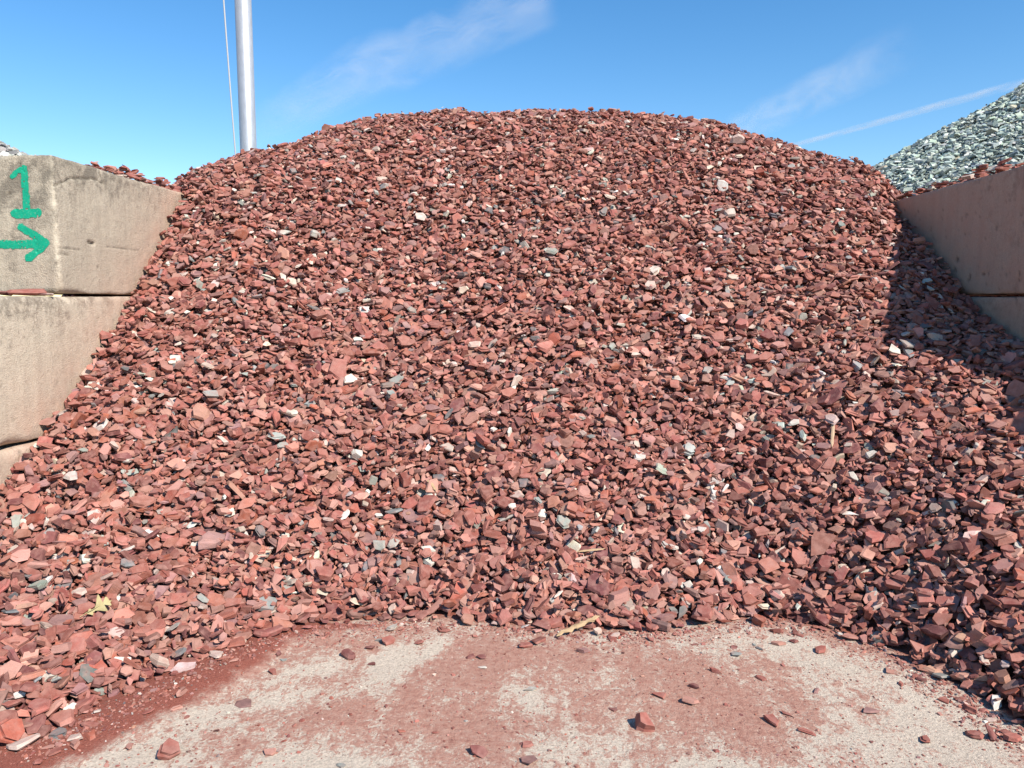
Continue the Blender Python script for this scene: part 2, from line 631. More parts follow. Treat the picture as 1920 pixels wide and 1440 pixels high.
concrete_block((XR, 3.6, 0), (XR + BH, 6.0, BH - G), 'buried concrete block at the foot of the shaded stack', 0.04, 0.08)


# green paint on the front face of the numbered block
def seg_d(P, a, b):
    a = np.array(a, float)
    b = np.array(b, float)
    ab = b - a
    t = np.clip(((P - a) @ ab) / (ab @ ab), 0, 1)
    return np.linalg.norm(P - a - t[:, None] * ab, axis=1)


def painted(name, strokes, mat, label):
    """strokes in picture units on the block's front face, turned into metres there"""
    def fp(p):
        q = at_y(p[0], p[1], YL0)
        return (q[0], q[2])
    S = [(fp(a), fp(b), wd * 4.19 / FPX) for a, b, wd in strokes]
    pts = np.array([q for a, b, _ in S for q in (a, b)])
    lo = pts.min(0) - 0.06
    hi = pts.max(0) + 0.06
    st = 0.0035
    us = np.arange(lo[0], hi[0], st)
    vs = np.arange(lo[1], hi[1], st)
    U, V = np.meshgrid(us, vs, indexing='ij')
    P2 = np.stack([U.ravel(), V.ravel()], -1)
    d = np.full(len(P2), 9.0)
    for a, b, wd in S:
        d = np.minimum(d, seg_d(P2, a, b) - wd)
    p3 = np.c_[P2[:, 0], np.full(len(P2), YL0), P2[:, 1]]
    nz = fbm(p3, 60, 3) - 0.5
    ok = (d + nz * 0.016 < 0) & ~((vnoise(p3, 110) > 0.93) & (d > -0.02))
    ok &= (P2[:, 0] < XL - 0.008)
    R, _ = block_shape(p3, np.array([XL - BH, YL0, 2 * BH + G]), np.array([XL, YL1, TOPZ]), 0.14)
    R[:, 1] -= 0.0025
    okg = ok.reshape(U.shape)
    i = np.arange(len(P2)).reshape(U.shape)
    cell = okg[:-1, :-1] & okg[1:, :-1] & okg[1:, 1:] & okg[:-1, 1:]
    q = np.stack([i[:-1, :-1][cell], i[1:, :-1][cell], i[1:, 1:][cell], i[:-1, 1:][cell]], -1)
    used, inv = np.unique(q, return_inverse=True)
    o = mesh_np(name, R[used] - np.array(block_up.location), inv.reshape(-1), 4, mat, block_up, True)
    o['label'] = label
    return o


pm = NT('green_paint')
pp = pm.pos()
pc = pm.mix(pm.noise(pp, 30, 4, 0.7), (0.0, 0.26, 0.14), (0.005, 0.36, 0.21))
pc = pm.mix(pm.ramp(pm.noise(pp, 75, 5, 0.8), [(0.58, 0.0), (0.70, 0.75)]), pc, (0.36, 0.42, 0.31))
M_PAINT = pm.done(pc, 0.7, pm.bump(pm.noise(pp, 140, 3, 0.7), 0.5, 0.004))
painted('painted_number', [((45, 316), (51, 396), 7.6), ((43, 315), (24, 330), 5.5), ((29, 400), (70, 399), 9.0)], M_PAINT, 'green painted number one')
painted('painted_arrow', [((-70, 460), (84, 457), 8.3), ((40, 426), (86, 454), 8.0), ((86, 458), (54, 484), 8.0)], M_PAINT, 'green painted arrow pointing towards the heap')


# ------------------------------------------------------------------ stones
def make_variants(n, rr, flat=(0.11, 0.27), stepped=0.4):
    out = []
    for _ in range(n):
        k = int(rr.integers(4, 8))
        ang = np.sort((np.arange(k) + rr.uniform(-0.38, 0.38, k)) / k * 2 * math.pi)
        asp = rr.uniform(0.40, 0.90)
        rad = rr.uniform(0.60, 1.10, k)
        ring = np.stack([np.cos(ang) * rad, np.sin(ang) * rad * asp], -1)
        ring -= ring.mean(0)
        ring *= 0.5 / np.abs(ring[:, 0]).max()
        th = rr.uniform(*flat)
        levels = [(-0.5, rr.uniform(0.7, 0.97)), (rr.uniform(-0.3, 0.3), 1.0), (0.5, rr.uniform(0.74, 0.98))]
        if rr.random() < stepped:                       # cleaved step in the edge
            levels = [(-0.5, rr.uniform(0.7, 0.95)), (-0.05, 1.0), (0.05, rr.uniform(0.78, 0.92)), (0.5, rr.uniform(0.62, 0.86))]
        if stepped < 0:                                 # plain chips for the buried layers
            levels = [(-0.5, 1.0), (0.5, rr.uniform(0.75, 0.95))]
        V = []
        wedge = rr.uniform(-0.35, 0.35, 2)
        for zi, sc in levels:
            sh = rr.uniform(-0.05, 0.05, 2)
            jit = 1 + rr.uniform(-0.1, 0.1, k)
            xy = ring * (sc * jit)[:, None] + sh
            z = zi * th * (1 + wedge[0] * xy[:, 0] * 2 + wedge[1] * xy[:, 1] * 2) + rr.uniform(-0.03, 0.03, k) * th
            V.append(np.c_[xy, z])
        V = np.concatenate(V)
        T = []
        nl = len(levels)
        for li in range(nl - 1):
            for a in range(k):
                b = (a + 1) % k
                p, q, r_, s_ = li * k + a, li * k + b, (li + 1) * k + b, (li + 1) * k + a
                T += [(p, q, r_), (p, r_, s_)]
        for a in range(1, k - 1):
            T.append((0, a + 1, a))
            t = (nl - 1) * k
            T.append((t, t + a, t + a + 1))
        out.append((V, np.array(T, int), th))
    return out


VAR = make_variants(64, np.random.default_rng(5))
FRUST = make_variants(24, np.random.default_rng(6), (0.14, 0.30), -1.0)
CHUNK = make_variants(12, np.random.default_rng(9), (0.34, 0.52), 0.2)
VARS = VAR + CHUNK + FRUST


def frames(nrm, yaw):
    """rotation matrices whose z axis is nrm"""
    z = nrm / np.linalg.norm(nrm, axis=1, keepdims=True)
    ref = np.stack([np.cos(yaw), np.sin(yaw), np.zeros_like(yaw)], -1)
    x = ref - (ref * z).sum(1, keepdims=True) * z
    x /= np.maximum(np.linalg.norm(x, axis=1, keepdims=True), 1e-6)
    y = np.cross(z, x)
    return np.stack([x, y, z], -1)


RED = [((0.280, 0.095, 0.071), 0.28), ((0.340, 0.133, 0.098), 0.25), ((0.390, 0.194, 0.148), 0.20), ((0.295, 0.088, 0.055), 0.06),
       ((0.18, 0.064, 0.055), 0.09), ((0.255, 0.137, 0.120), 0.06), ((0.50, 0.38, 0.31), 0.032), ((0.60, 0.55, 0.46), 0.018), ((0.28, 0.285, 0.25), 0.016), ((0.15, 0.15, 0.145), 0.008)]
RED_KIND = ['red', 'red', 'pink', 'orange red', 'dark red', 'purple', 'pale pink', 'white', 'grey', 'dark grey']


def tints(n, rr, table=RED):
    w = np.array([t[1] for t in table])
    k = rr.choice(len(table), n, p=w / w.sum())
    c = np.array([t[0] for t in table])[k]
    g = rr.normal(1, 0.18, (n, 1)) * (1 + rr.normal(0, 0.035, (n, 3)))
    return np.clip(c * g, 0.01, 0.85), k


def build_stones(name, C, R, S, var, tint, mat, parent=None):
    """all stones of one heap in one mesh"""
    VV, FF, CC, LL, off = [], [], [], [], 0
    rr = np.random.default_rng(3)
    for vi in np.unique(var):
        m = np.where(var == vi)[0]
        V, T, th = VARS[vi]
        sv = V[None] * S[m][:, None, :]
        W = np.einsum('nij,nkj->nki', R[m], sv) + C[m][:, None]
        nv = len(V)
        VV.append(W.reshape(-1, 3))
        FF.append((T[None] + (off + np.arange(len(m)) * nv)[:, None, None]).reshape(-1))
        CC.append(np.repeat(tint[m], nv, 0))
        LL.append((sv + rr.uniform(0, 9, (len(m), 1, 3))).reshape(-1, 3))
        off += len(m) * nv
    o = mesh_np(name, np.concatenate(VV), np.concatenate(FF), 3, mat, parent)
    cc = np.concatenate(CC)
    set_attr(o, 'tint', np.c_[cc, np.ones(len(cc))], 'FLOAT_COLOR')
    set_attr(o, 'loc', np.concatenate(LL), 'FLOAT_VECTOR')
    return o


def single_stone(name, c, R, s, vi, tint, mat, parent=None):
    V, T, th = VARS[vi]
    sv = V * s
    o = mesh_np(name, sv, T.ravel(), 3, mat, parent)
    set_attr(o, 'tint', np.tile(np.r_[tint, 1.0], (len(V), 1)), 'FLOAT_COLOR')
    set_attr(o, 'loc', sv + rng.uniform(0, 9, 3), 'FLOAT_VECTOR')
    M = Matrix([list(R[0]) + [0], list(R[1]) + [0], list(R[2]) + [0], [0, 0, 0, 1]])
    M.translation = Vector(c)
    o.matrix_world = M
    return o


def scatter(layers, x0, x1, y0, y1, hf, keep, rr, size, sig, tilt, up):
    Cs, Ns, Ss, Ls = [], [], [], []
    for li, (dens, off, jit) in enumerate(layers):
        sp = 1 / math.sqrt(dens * 1.35)
        nx = int((x1 - x0) / sp)
        ny = int((y1 - y0) / sp)
        X, Y = np.meshgrid(np.arange(nx), np.arange(ny), indexing='ij')
        X = x0 + (X + rr.uniform(0, 1, X.shape)) * sp
        Y = y0 + (Y + rr.uniform(0, 1, Y.shape)) * sp
        X = X.ravel()
        Y = Y.ravel()
        e = 0.05
        z = hf(X, Y)
        gxx = (hf(X + e, Y) - hf(X - e, Y)) / (2 * e)
        gyy = (hf(X, Y + e) - hf(X, Y - e)) / (2 * e)
        ok = keep(X, Y, z, li)
        X, Y, z, gxx, gyy = [a[ok] for a in (X, Y, z, gxx, gyy)]
        n = np.stack([-gxx, -gyy, np.ones_like(gxx)], -1)
        n /= np.linalg.norm(n, axis=1, keepdims=True)
        o = off + rr.normal(0, jit, len(X))
        Cs.append(np.stack([X, Y, z], -1) + n * o[:, None])
        Ns.append(n)
        Ls.append(np.full(len(X), li))
    C = np.concatenate(Cs)
    N = np.concatenate(Ns)
    L = np.concatenate(Ls)
    k = len(C)
    s = size * np.exp(rr.normal(0, sig, k))
    s = np.clip(s, size * 0.38, size * 1.9)
    t = np.where(rr.random(k) < 0.2, tilt * 2.2, tilt)
    nn = N * (1 - up) + np.array([0, 0, up]) + rr.normal(0, 1, (k, 3)) * t[:, None]
    S = np.stack([s, s * rr.uniform(0.8, 1.15, k), s * rr.uniform(0.7, 1.2, k)], -1)
    return C, frames(nn, rr.uniform(0, 2 * math.pi, k)), S, L, nn / np.linalg.norm(nn, axis=1, keepdims=True)


def in_blocks(X, Y, m=0.0):
    a = (X < XL + m) & (Y < YL1 + m)
    b = (X > XR - m) & (Y < YR1 + m)
    return a | b


def red_keep(X, Y, z, li):
    edge = z + np.random.default_rng(li).normal(0, 0.012, len(X))
    ok = edge > (-0.005 if li == 2 else 0.035)
    ok &= ~in_blocks(X, Y, 0.02)
    ok &= ~((Y > 7.7) & (li != 2)) & ~((Y > 8.6) & (np.abs(X) > 3))
    return ok


rs = np.random.default_rng(21)
C, R, S, L, NN = scatter([(620, -0.036, 0.010), (560, -0.016, 0.011), (410, 0.003, 0.012)], -4.6, 4.7, 1.3, 9.6, H, red_keep, rs, 0.0495, 0.42, 0.33, 0.26)
# keep everything on or above the concrete
half = 0.5 * S[:, 0] * np.sqrt(np.clip(1 - NN[:, 2] ** 2, 0, 1)) + 0.14 * S[:, 2] * np.abs(NN[:, 2])
low = C[:, 2] < half
lim = np.clip(H(C[:, 0], C[:, 1]) / 0.12, 0, 1)
flatter = NN * lim[:, None] + np.array([0, 0, 1.0]) * (1 - lim[:, None]) * 1.0 + rs.normal(0, 0.12, NN.shape) * (1 - lim[:, None])
Rf = frames(flatter, rs.uniform(0, 6.283, len(C)))
R[low] = Rf[low]
NN[low] = Rf[low][:, :, 2]
half = 0.42 * S[:, 0] * np.sqrt(np.clip(1 - NN[:, 2] ** 2, 0, 1)) + 0.13 * S[:, 2] * np.abs(NN[:, 2])
C[:, 2] = np.maximum(C[:, 2], half * 0.9 + 0.004)
var = rs.integers(0, len(VAR) + len(CHUNK), len(C))
grow = 1.16 - 0.20 * np.clip(C[:, 2] / 2.8, 0, 1)               # bigger pieces have rolled to the foot
S *= (grow * np.where(rs.random(len(C)) < 0.05, 1.45, 1.0))[:, None]
var = np.where((var >= len(VAR)) & (rs.random(len(C)) < 0.45), rs.integers(0, len(VAR), len(C)), var)
var = np.where((L == 0) | ((L == 1) & ((C[:, 1] > 6.0) | (rs.random(len(C)) < 0.25))) | (C[:, 1] > 7.6), len(VAR) + len(CHUNK) + rs.integers(0, len(FRUST), len(C)), var)
TINT, KIND = tints(len(C), rs)

pile = empty('slate_heap', (0, 6.0, 0))
tag(pile, 'tall heap of broken red slate chips filling the bay between concrete blocks', 'slate heap')

# the earth-dark inside of the heap
cx = np.arange(-4.7, 4.81, 0.08)
cy = np.arange(1.4, 10.5, 0.08)
CXX, CYY = np.meshgrid(cx, cy, indexing='ij')
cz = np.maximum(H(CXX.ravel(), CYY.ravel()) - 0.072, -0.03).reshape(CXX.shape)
ok = ~((CXX < XL + 0.02) & (CYY < YL1)) & ~((CXX > XR - 0.02) & (CYY < YR1))
ok &= cz > -0.029
ii = np.arange(CXX.size).reshape(CXX.shape)
cell = ok[:-1, :-1] | ok[1:, 1:]
cell &= ~((CXX[:-1, :-1] < XL - 0.05) & (CYY[:-1, :-1] < YL1)) & ~((CXX[1:, 1:] > XR + 0.05) & (CYY[:-1, :-1] < YR1))
q = np.stack([ii[:-1, :-1][cell], ii[1:, :-1][cell], ii[1:, 1:][cell], ii[:-1, 1:][cell]], -1)
used, inv = np.unique(q, return_inverse=True)
cv = np.stack([CXX.ravel(), CYY.ravel(), cz.ravel()], -1)[used]
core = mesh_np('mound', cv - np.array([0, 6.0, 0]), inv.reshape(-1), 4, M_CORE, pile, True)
core['label'] = 'dark red dirt under the loose chips'

# the 300 chips that show largest are parts of their own
u, v, w = project(C)
vis = (u > 15) & (u < 1905) & (v > 15) & (v < 1425) & (L == 2)
area = S[:, 0] * S[:, 1] / w ** 2 * vis * (0.35 + np.abs((NN * (np.array([0, 0, EYE]) - C)).sum(1)) / w)
big = np.argsort(-area)[:300]
rest = np.setdiff1d(np.arange(len(C)), big)
off = np.array([0, 6.0, 0])
rub = build_stones('loose_chips', C[rest] - off, R[rest], S[rest], var[rest], TINT[rest], M_SLATE, pile)
rub['kind'] = 'stuff'
for i in big:
    single_stone('stone', C[i] - off, R[i], S[i], int(var[i]), TINT[i], M_SLATE, pile)

# ------------------------------------------------------------------ chips lying on their own
def chip(x, y, z, size, kind, label, group, nrm=(0, 0, 1), vi=None, flat=1.0, yaw=None):
    k = RED_KIND.index(kind)
    t = np.clip(np.array(RED[k][0]) * rng.normal(1, 0.1), 0.01, 0.85)
    n = np.array([nrm], float) + rng.normal(0, 0.10, (1, 3))
    Rm = frames(n, np.array([rng.uniform(0, 6.28) if yaw is None else yaw]))[0]
    vi = int(rng.integers(0, len(VAR))) if vi is None else vi
    V, T, th = VARS[vi]
    s = np.array([size, size * rng.uniform(0.8, 1.1), size * rng.uniform(0.7, 1.1) * flat])
    zz = ((V * s) @ Rm.T)[:, 2].min()
    o = single_stone('slate_chip', (x, y, z - zz - 0.0015), Rm, s, vi, t, M_SLATE)
    tag(o, label, 'stone chip', group)
    return o


GL = 'chips lying loose on the concrete'


def loose(px, py, wpx, kind, nrm=(0, 0, 1), flat=1.0, label=None, vi=None):
    p = at_z(px, py)
    d = math.hypot(p[0], p[1])
    size = wpx / FPX * math.hypot(d, EYE) * 1.05
    sz = 'small ' if wpx < 17 else ('large ' if wpx >= 28 else '')
    cn = 'purplish' if kind == 'purple' else kind
    near = np.hypot(TOE[:, 0] - p[0], TOE[:, 1] - p[1]).min()
    if px < 480 and near < 0.30:
        wh = 'in the band of red dust beside the heap'
    elif near < 0.16:
        wh = 'on the concrete touching the foot of the heap'
    elif near < 0.40:
        wh = 'on the concrete a step off the heap'
    else:
        wh = 'far out on the open dusty concrete'
    lab = f'{sz}{cn} stone chip {wh}'
    return chip(p[0], p[1], ground_z(p[0], p[1]), size, kind, label or lab, None if label else f'{sz}{cn} chips {wh}', nrm, vi, flat)


for a in [(735, 1181, 28, 'white'), (712, 1202, 20, 'grey'), (728, 1206, 26, 'red'), (694, 1216, 20, 'dark red'), (653, 1231, 32, 'dark red'),
          (697, 1244, 18, 'dark red'), (786, 1206, 18, 'red'), (832, 1183, 30, 'red'), (522, 1229, 20, 'dark red'), (533, 1238, 16, 'grey'),
          (511, 1262, 20, 'red'), (883, 1232, 18, 'dark red'), (905, 1232, 18, 'dark red'), (905, 1253, 17, 'white'), (752, 1371, 14, 'orange red'),
          (815, 1374, 12, 'red'), (506, 1413, 24, 'pink'), (640, 1434, 18, 'grey'), (458, 1320, 36, 'purple'), (897, 1411, 30, 'dark red'),
          (990, 1428, 26, 'purple'), (988, 1398, 22, 'red'), (995, 1295, 26, 'grey'), (985, 1214, 28, 'red'), (1010, 1205, 40, 'red'),
          (1148, 1195, 34, 'red'), (1095, 1222, 28, 'purple'), (1220, 1199, 22, 'red'), (1256, 1237, 14, 'grey'), (1302, 1208, 14, 'dark red'),
          (1315, 1225, 10, 'dark grey'), (1340, 1261, 22, 'red'), (1414, 1209, 14, 'grey'), (1424, 1216, 16, 'dark grey'), (1381, 1228, 20, 'grey'),
          (1376, 1214, 16, 'dark red'), (1425, 1272, 22, 'red'), (1303, 1290, 20, 'dark red'), (1238, 1304, 28, 'red'), (1295, 1317, 28, 'pink'),
          (1455, 1185, 22, 'red'), (1490, 1186, 26, 'red'), (1460, 1208, 26, 'pink'), (1488, 1203, 16, 'dark red'), (1500, 1192, 16, 'red'),
          (1538, 1221, 22, 'red'), (1475, 1340, 24, 'red'), (1450, 1355, 32, 'red'), (1513, 1373, 28, 'red'), (1530, 1296, 20, 'purple'),
          (1630, 1335, 28, 'purple'), (1734, 1388, 30, 'red'), (1670, 1262, 24, 'pink'), (1690, 1285, 16, 'red'), (1715, 1272, 20, 'red'),
          (1728, 1276, 18, 'dark red'), (1770, 1314, 22, 'red'), (1820, 1333, 30, 'red'), (1858, 1352, 16, 'pale pink'), (1826, 1380, 28, 'red'),
          (1862, 1382, 24, 'dark red'), (1890, 1378, 26, 'red'), (1900, 1388, 24, 'red'), (243, 1402, 20, 'pink'), (330, 1335, 20, 'pink'),
          (420, 1243, 26, 'orange red'), (440, 1247, 20, 'pink'), (340, 1310, 30, 'pink'), (46, 1408, 42, 'pale pink'), (142, 1404, 30, 'pink'),
          (142, 1394, 24, 'pale pink'), (172, 1388, 28, 'orange red'), (90, 1410, 20, 'pink'), (105, 1418, 18, 'red'), (170, 1370, 28, 'red'),
          (72, 1437, 22, 'red'), (278, 1343, 22, 'red'), (1080, 1340, 10, 'red'), (1150, 1330, 18, 'dark red'), (1200, 1280, 8, 'red'), (860, 1310, 8, 'red'),
          (1560, 1420, 9, 'red'), (1390, 1340, 9, 'dark red'), (1285, 1375, 10, 'red'), (1250, 1235, 9, 'pink'), (970, 1375, 9, 'red')]:
    loose(*a)
loose(318, 1418, 36, 'red', (0.3, -0.5, 1), 1.6, 'plump rounded red slate chip lying on bare pale concrete')
loose(1207, 1365, 40, 'red', (0.25, -0.55, 0.75), 1.0, 'bulky upright red slate chip with a sharp black shadow on the dusty concrete', len(VAR) + int(np.argmax([np.ptp(c_[0][:, 1]) for c_ in CHUNK])))
loose(1858, 1385, 26, 'dark red', (0.8, -0.6, 0.4), 1.5, 'dark slate chip standing on edge near the scattered chips')

# chips spilled along the top of the walls
def top_spill(X, y0, y1, n, maxlev, where, rr):
    """chips settle one on another: each rests on what already lies beneath it"""
    placed = []
    for i in range(n):
        y = y0 + (y1 - y0) * rr.random() ** 0.7
        t = (y - y0) / (y1 - y0)
        x = X(rr.random())
        size = rr.uniform(0.045, 0.11)
        h = 0.0
        for qx, qy, qs, qt in placed:
            if math.hypot(qx - x, qy - y) < 0.30 * (qs + size):
                h = max(h, qt)
        if h > maxlev(t):
            continue
        kind = RED_KIND[int(rr.choice(9, p=[.34, .2, .12, .1, .12, .05, .03, .02, .02]))]
        big_ = 'large ' if size > 0.09 else ('small ' if size < 0.06 else '')
        end = 'open' if t < 0.45 else 'heap'
        sh = big_ + ('purplish' if kind == 'purple' else kind)
        o = chip(x, y, TOPZ + 0.004 + h * 0.9, size, kind, f'{sh} slate chip on the {end} end of {where}', f'{sh} chips on the {end} end of {where}',
                 rr.normal(0, 0.16, 3) + np.array([0, -0.05, 1]))
        zs = [(o.matrix_world @ v_.co).z for v_ in o.data.vertices]
        placed.append((x, y, size, max(zs) - TOPZ - 0.012))


rt = np.random.default_rng(77)
top_spill(lambda s: XL - 0.035 - 0.20 * s ** 1.4, 4.55, YL1 + 0.02, 118, lambda t: 0.0 if t < 0.15 else 0.03 + 0.085 * t, 'the numbered block', rt)
top_spill(lambda s: XR + 0.035 + 0.19 * s ** 1.4, 4.72, YR1, 118, lambda t: 0.02 + 0.09 * math.exp(-((t - 0.35) / 0.25) ** 2) + 0.02 * t, 'the shaded block', rt)
# slates on the ledge under the number
LED = 2 * BH - G + 0.004
for px, w_, kd, fl in [(52, 0.25, 'red', 1.2), (6, 0.13, 'dark red', 1.0), (93, 0.06, 'pale pink', 1.3), (78, 0.10, 'purple', 1.0)]:
    q = at_y(px, 552, 4.10)
    chip(q[0], 4.10, LED, w_, kd, f'{kd} slate piece on the ledge below the green arrow', None, (0, 0, 1), 7, fl * 0.6, rng.uniform(-0.2, 0.2))

# crumbs of crushed slate on the concrete: nobody could count them
rc = np.random.default_rng(40)
n = 5200
px = rc.uniform(-150, 2070, n)
py = 1150 + 330 * rc.random(n)
cp = np.array([at_z(a, b) for a, b in zip(px, py)])
keepc = (H(cp[:, 0], cp[:, 1]) < 0.03) & ((vnoise(cp, 3.0) + 0.5 * rc.random(n)) > 0.55)
cp = cp[keepc]
s = np.clip(0.0065 * np.exp(rc.normal(0, 0.5, len(cp))), 0.003, 0.022)
ti = rc.random(3600) * (len(TOE) - 1.001)                       # grit gathered along the foot of the heap
tq = TOE[ti.astype(int)] * (1 - ti % 1)[:, None] + TOE[ti.astype(int) + 1] * (ti % 1)[:, None]
away = np.abs(rc.normal(0, 0.11, len(tq))) - 0.03
tq = tq + np.stack([rc.normal(0, 0.05, len(tq)), -away, np.zeros(len(tq))], -1)
cp = np.concatenate([cp, tq])
s = np.concatenate([s, np.clip(0.0115 * np.exp(rc.normal(0, 0.45, len(tq))) * (1 - np.clip(away / 0.5, 0, 0.6)), 0.004, 0.03)])
n = len(cp)
cp[:, 2] = np.array([ground_z(a[0], a[1]) for a in cp]) + s * 0.12
Rc = frames(rc.normal(0, 0.25, (n, 3)) + np.array([0, 0, 1]), rc.uniform(0, 6.28, n))
tc, _ = tints(n, rc)
cr_o = build_stones('slate_crumbs', cp, Rc, np.stack([s, s, s * 1.2], -1), len(VAR) + len(CHUNK) + rc.integers(0, len(FRUST), n), tc, M_SLATE)
tag(cr_o, 'fine crumbs of crushed slate strewn over the dusty concrete', 'slate crumbs', kind='stuff')

# ------------------------------------------------------------------ heaps behind
GREEN = [((0.38, 0.43, 0.36), 0.38), ((0.47, 0.51, 0.43), 0.30), ((0.27, 0.32, 0.285), 0.18), ((0.16, 0.20, 0.22), 0.12), ((0.66, 0.66, 0.60), 0.06), ((0.42, 0.36, 0.24), 0.02)]
GREYT = [((0.34, 0.33, 0.29), 0.4), ((0.45, 0.43, 0.38), 0.3), ((0.22, 0.22, 0.21), 0.3)]


def back_heap(name, label, ax_, ay_, az_, slope, x0, x1, y0, y1, table, mat, cmat, seed, size, dens, keepf):
    rr = np.random.default_rng(seed)

    def hf(x, y):
        r = np.hypot(x - ax_, y - ay_)
        p = np.stack([x, y, np.zeros_like(x)], -1)
        return az_ - slope * (np.sqrt(r * r + 0.25) - 0.5) + (fbm(p, 0.9, 3) - 0.5) * 0.22
    root = empty(name, (ax_, ay_, 0))
    tag(root, label, 'stone heap')
    o0 = np.array([ax_, ay_, 0])
    xs = np.arange(x0, x1, 0.12)
    ys = np.arange(y0, y1, 0.12)
    A, B = np.meshgrid(xs, ys, indexing='ij')
    z = hf(A.ravel(), B.ravel()).reshape(A.shape) - 0.04
    kk = keepf(A.ravel(), B.ravel(), z.ravel(), 0).reshape(A.shape) & (z > -0.1)
    i = np.arange(A.size).reshape(A.shape)
    cell = kk[:-1, :-1] & kk[1:, 1:] & kk[1:, :-1] & kk[:-1, 1:]
    q = np.stack([i[:-1, :-1][cell], i[1:, :-1][cell], i[1:, 1:][cell], i[:-1, 1:][cell]], -1)
    us, iv = np.unique(q, return_inverse=True)
    mesh_np('mound', np.stack([A.ravel(), B.ravel(), z.ravel()], -1)[us] - o0, iv.reshape(-1), 4, cmat, root, True)
    C, R, S, L, NN = scatter([(dens, -0.012, 0.008), (dens, 0.008, 0.010)], x0, x1, y0, y1, hf, keepf, rr, size, 0.3, 0.24, 0.5)
    t, _ = tints(len(C), rr, table)
    st = build_stones('loose_stones', C - o0, R, S, len(VAR) + len(CHUNK) + rr.integers(0, len(FRUST), len(C)), t, mat, root)
    st['kind'] = 'stuff'
    return root


def keep_green(X, Y, z, li):
    inpile = (X < GX1) & (Y < GY1) & (z < H(X, Y) - 0.05)
    return (z > 0.02) & ~((X < XR + BH + 0.06) & (Y < YR1 + 0.1)) & ~inpile & (X > 1.5) & (Y < 9.6)


back_heap('green_slate_heap', 'tall heap of pale green slate chips beyond the shaded wall', 6.5, 8.8, 4.36, 0.59, 2.2, 9.0, 4.6, 10.6,
          GREEN, M_GREEN, M_GCORE, 51, 0.058, 350, keep_green)


def keep_grey(X, Y, z, li):
    return (z > 0.02) & (X < XL - BH - 0.1) & (X + 0.9 * (Y - 9.5) > -10.5)


back_heap('grey_stone_heap', 'heap of grey stone just showing over the numbered block', -9.0, 9.5, 4.12, 0.40, -11.5, -4.2, 6.8, 10.6,
          GREYT, M_GREY, M_YCORE, 52, 0.09, 80, keep_grey)


# ------------------------------------------------------------------ pole and rope
def tube(name, pts, radii, mat, parent=None, seg=32, smooth=True):
    pts = [Vector(p) for p in pts]
    V, F = [], []
    for i, p in enumerate(pts):
        d = (pts[min(i + 1, len(pts) - 1)] - pts[max(i - 1, 0)]).normalized()
        a = d.orthogonal().normalized() if abs(d.z) < 0.9 else Vector((1, 0, 0))
        a = (a - a.dot(d) * d).normalized()
        b = d.cross(a)
        for k in range(seg):
            t = 2 * math.pi * k / seg
            V.append(p + (a * math.cos(t) + b * math.sin(t)) * radii[i])
    for i in range(len(pts) - 1):
        for k in range(seg):
            k2 = (k + 1) % seg
            F.append((i * seg + k, i * seg + k2, (i + 1) * seg + k2, (i + 1) * seg + k))
    F.append(tuple(range(seg - 1, -1, -1)))
    F.append(tuple((len(pts) - 1) * seg + k for k in range(seg)))
    me = bpy.data.meshes.new(name)
    me.from_pydata([tuple(v) for v in V], [], F)
    for f in me.polygons:
        f.use_smooth = smooth and len(f.vertices) == 4
    me.materials.append(mat)
    me.update()
    o = bpy.data.objects.new(name, me)
    COL.objects.link(o)
    if parent:
        o.parent = parent
    return o


gm = NT('galvanised_steel')
g_p = gm.pos()
g_c = gm.mix(gm.noise(gm.mapping(g_p, (1, 1, 0.35)), 26, 4, 0.6), (0.34, 0.35, 0.355), (0.56, 0.57, 0.575))
g_c = gm.mix(gm.ramp(gm.noise(gm.mapping(g_p, (30, 30, 3)), 1.0, 3, 0.6), [(0.66, 0.0), (0.74, 0.7)]), g_c, (0.42, 0.36, 0.26))
M_GALV = gm.done(g_c, 0.42, gm.bump(gm.noise(g_p, 60, 3, 0.6), 0.15, 0.003), 0.5)
gm.b.inputs['Metallic'].default_value = 0.45
rm = NT('rope')
M_ROPE = rm.done((0.42, 0.43, 0.43), 0.8)

PY = 9.6
p0 = at_y(466, 285, PY)
pole = empty('steel_pole', (p0[0], PY, 0))
tag(pole, 'bright galvanised steel pole standing behind the red slate heap', 'pole')
tube('shaft', [(0, 0, 0), (0, 0, 3.0), (0, 0, 7.2)], [0.101, 0.099, 0.096], M_GALV, pole, 40)
tube('base_plate', [(0, 0, 0.0), (0, 0, 0.03)], [0.2, 0.2], M_GALV, pole, 24, False)
tube('cap', [(0, 0, 7.2), (0, 0, 7.24), (0, 0, 7.30)], [0.11, 0.11, 0.03], M_GALV, pole, 24)
tube('arm', [(0, 0, 6.9), (-0.40, 0, 6.9)], [0.02, 0.018], M_GALV, pole, 16)
tube('cleat', [(-0.10, 0, 1.25), (-0.13, 0, 1.25)], [0.02, 0.02], M_GALV, pole, 12)
r0 = at_y(443, 296, PY - 0.02)
r1 = at_y(420, 0, PY - 0.02)
dirr = (r1 - r0) / (r1[2] - r0[2])
rp = []
for zz in np.linspace(1.25, 6.89, 24):
    q = r0 + dirr * (zz - r0[2])
    sag = 0.02 * math.sin((zz - 1.25) / 5.64 * math.pi)
    rp.append((q[0] - sag + 0.012, PY - 0.02, zz))
rope = tube('rope', [(p[0] - rp[0][0], 0, p[2] - rp[0][2]) for p in rp], [0.0095] * len(rp), M_ROPE, None, 10)
rope.location = rp[0]
tag(rope, 'thin pale rope hanging beside the steel pole', 'rope')


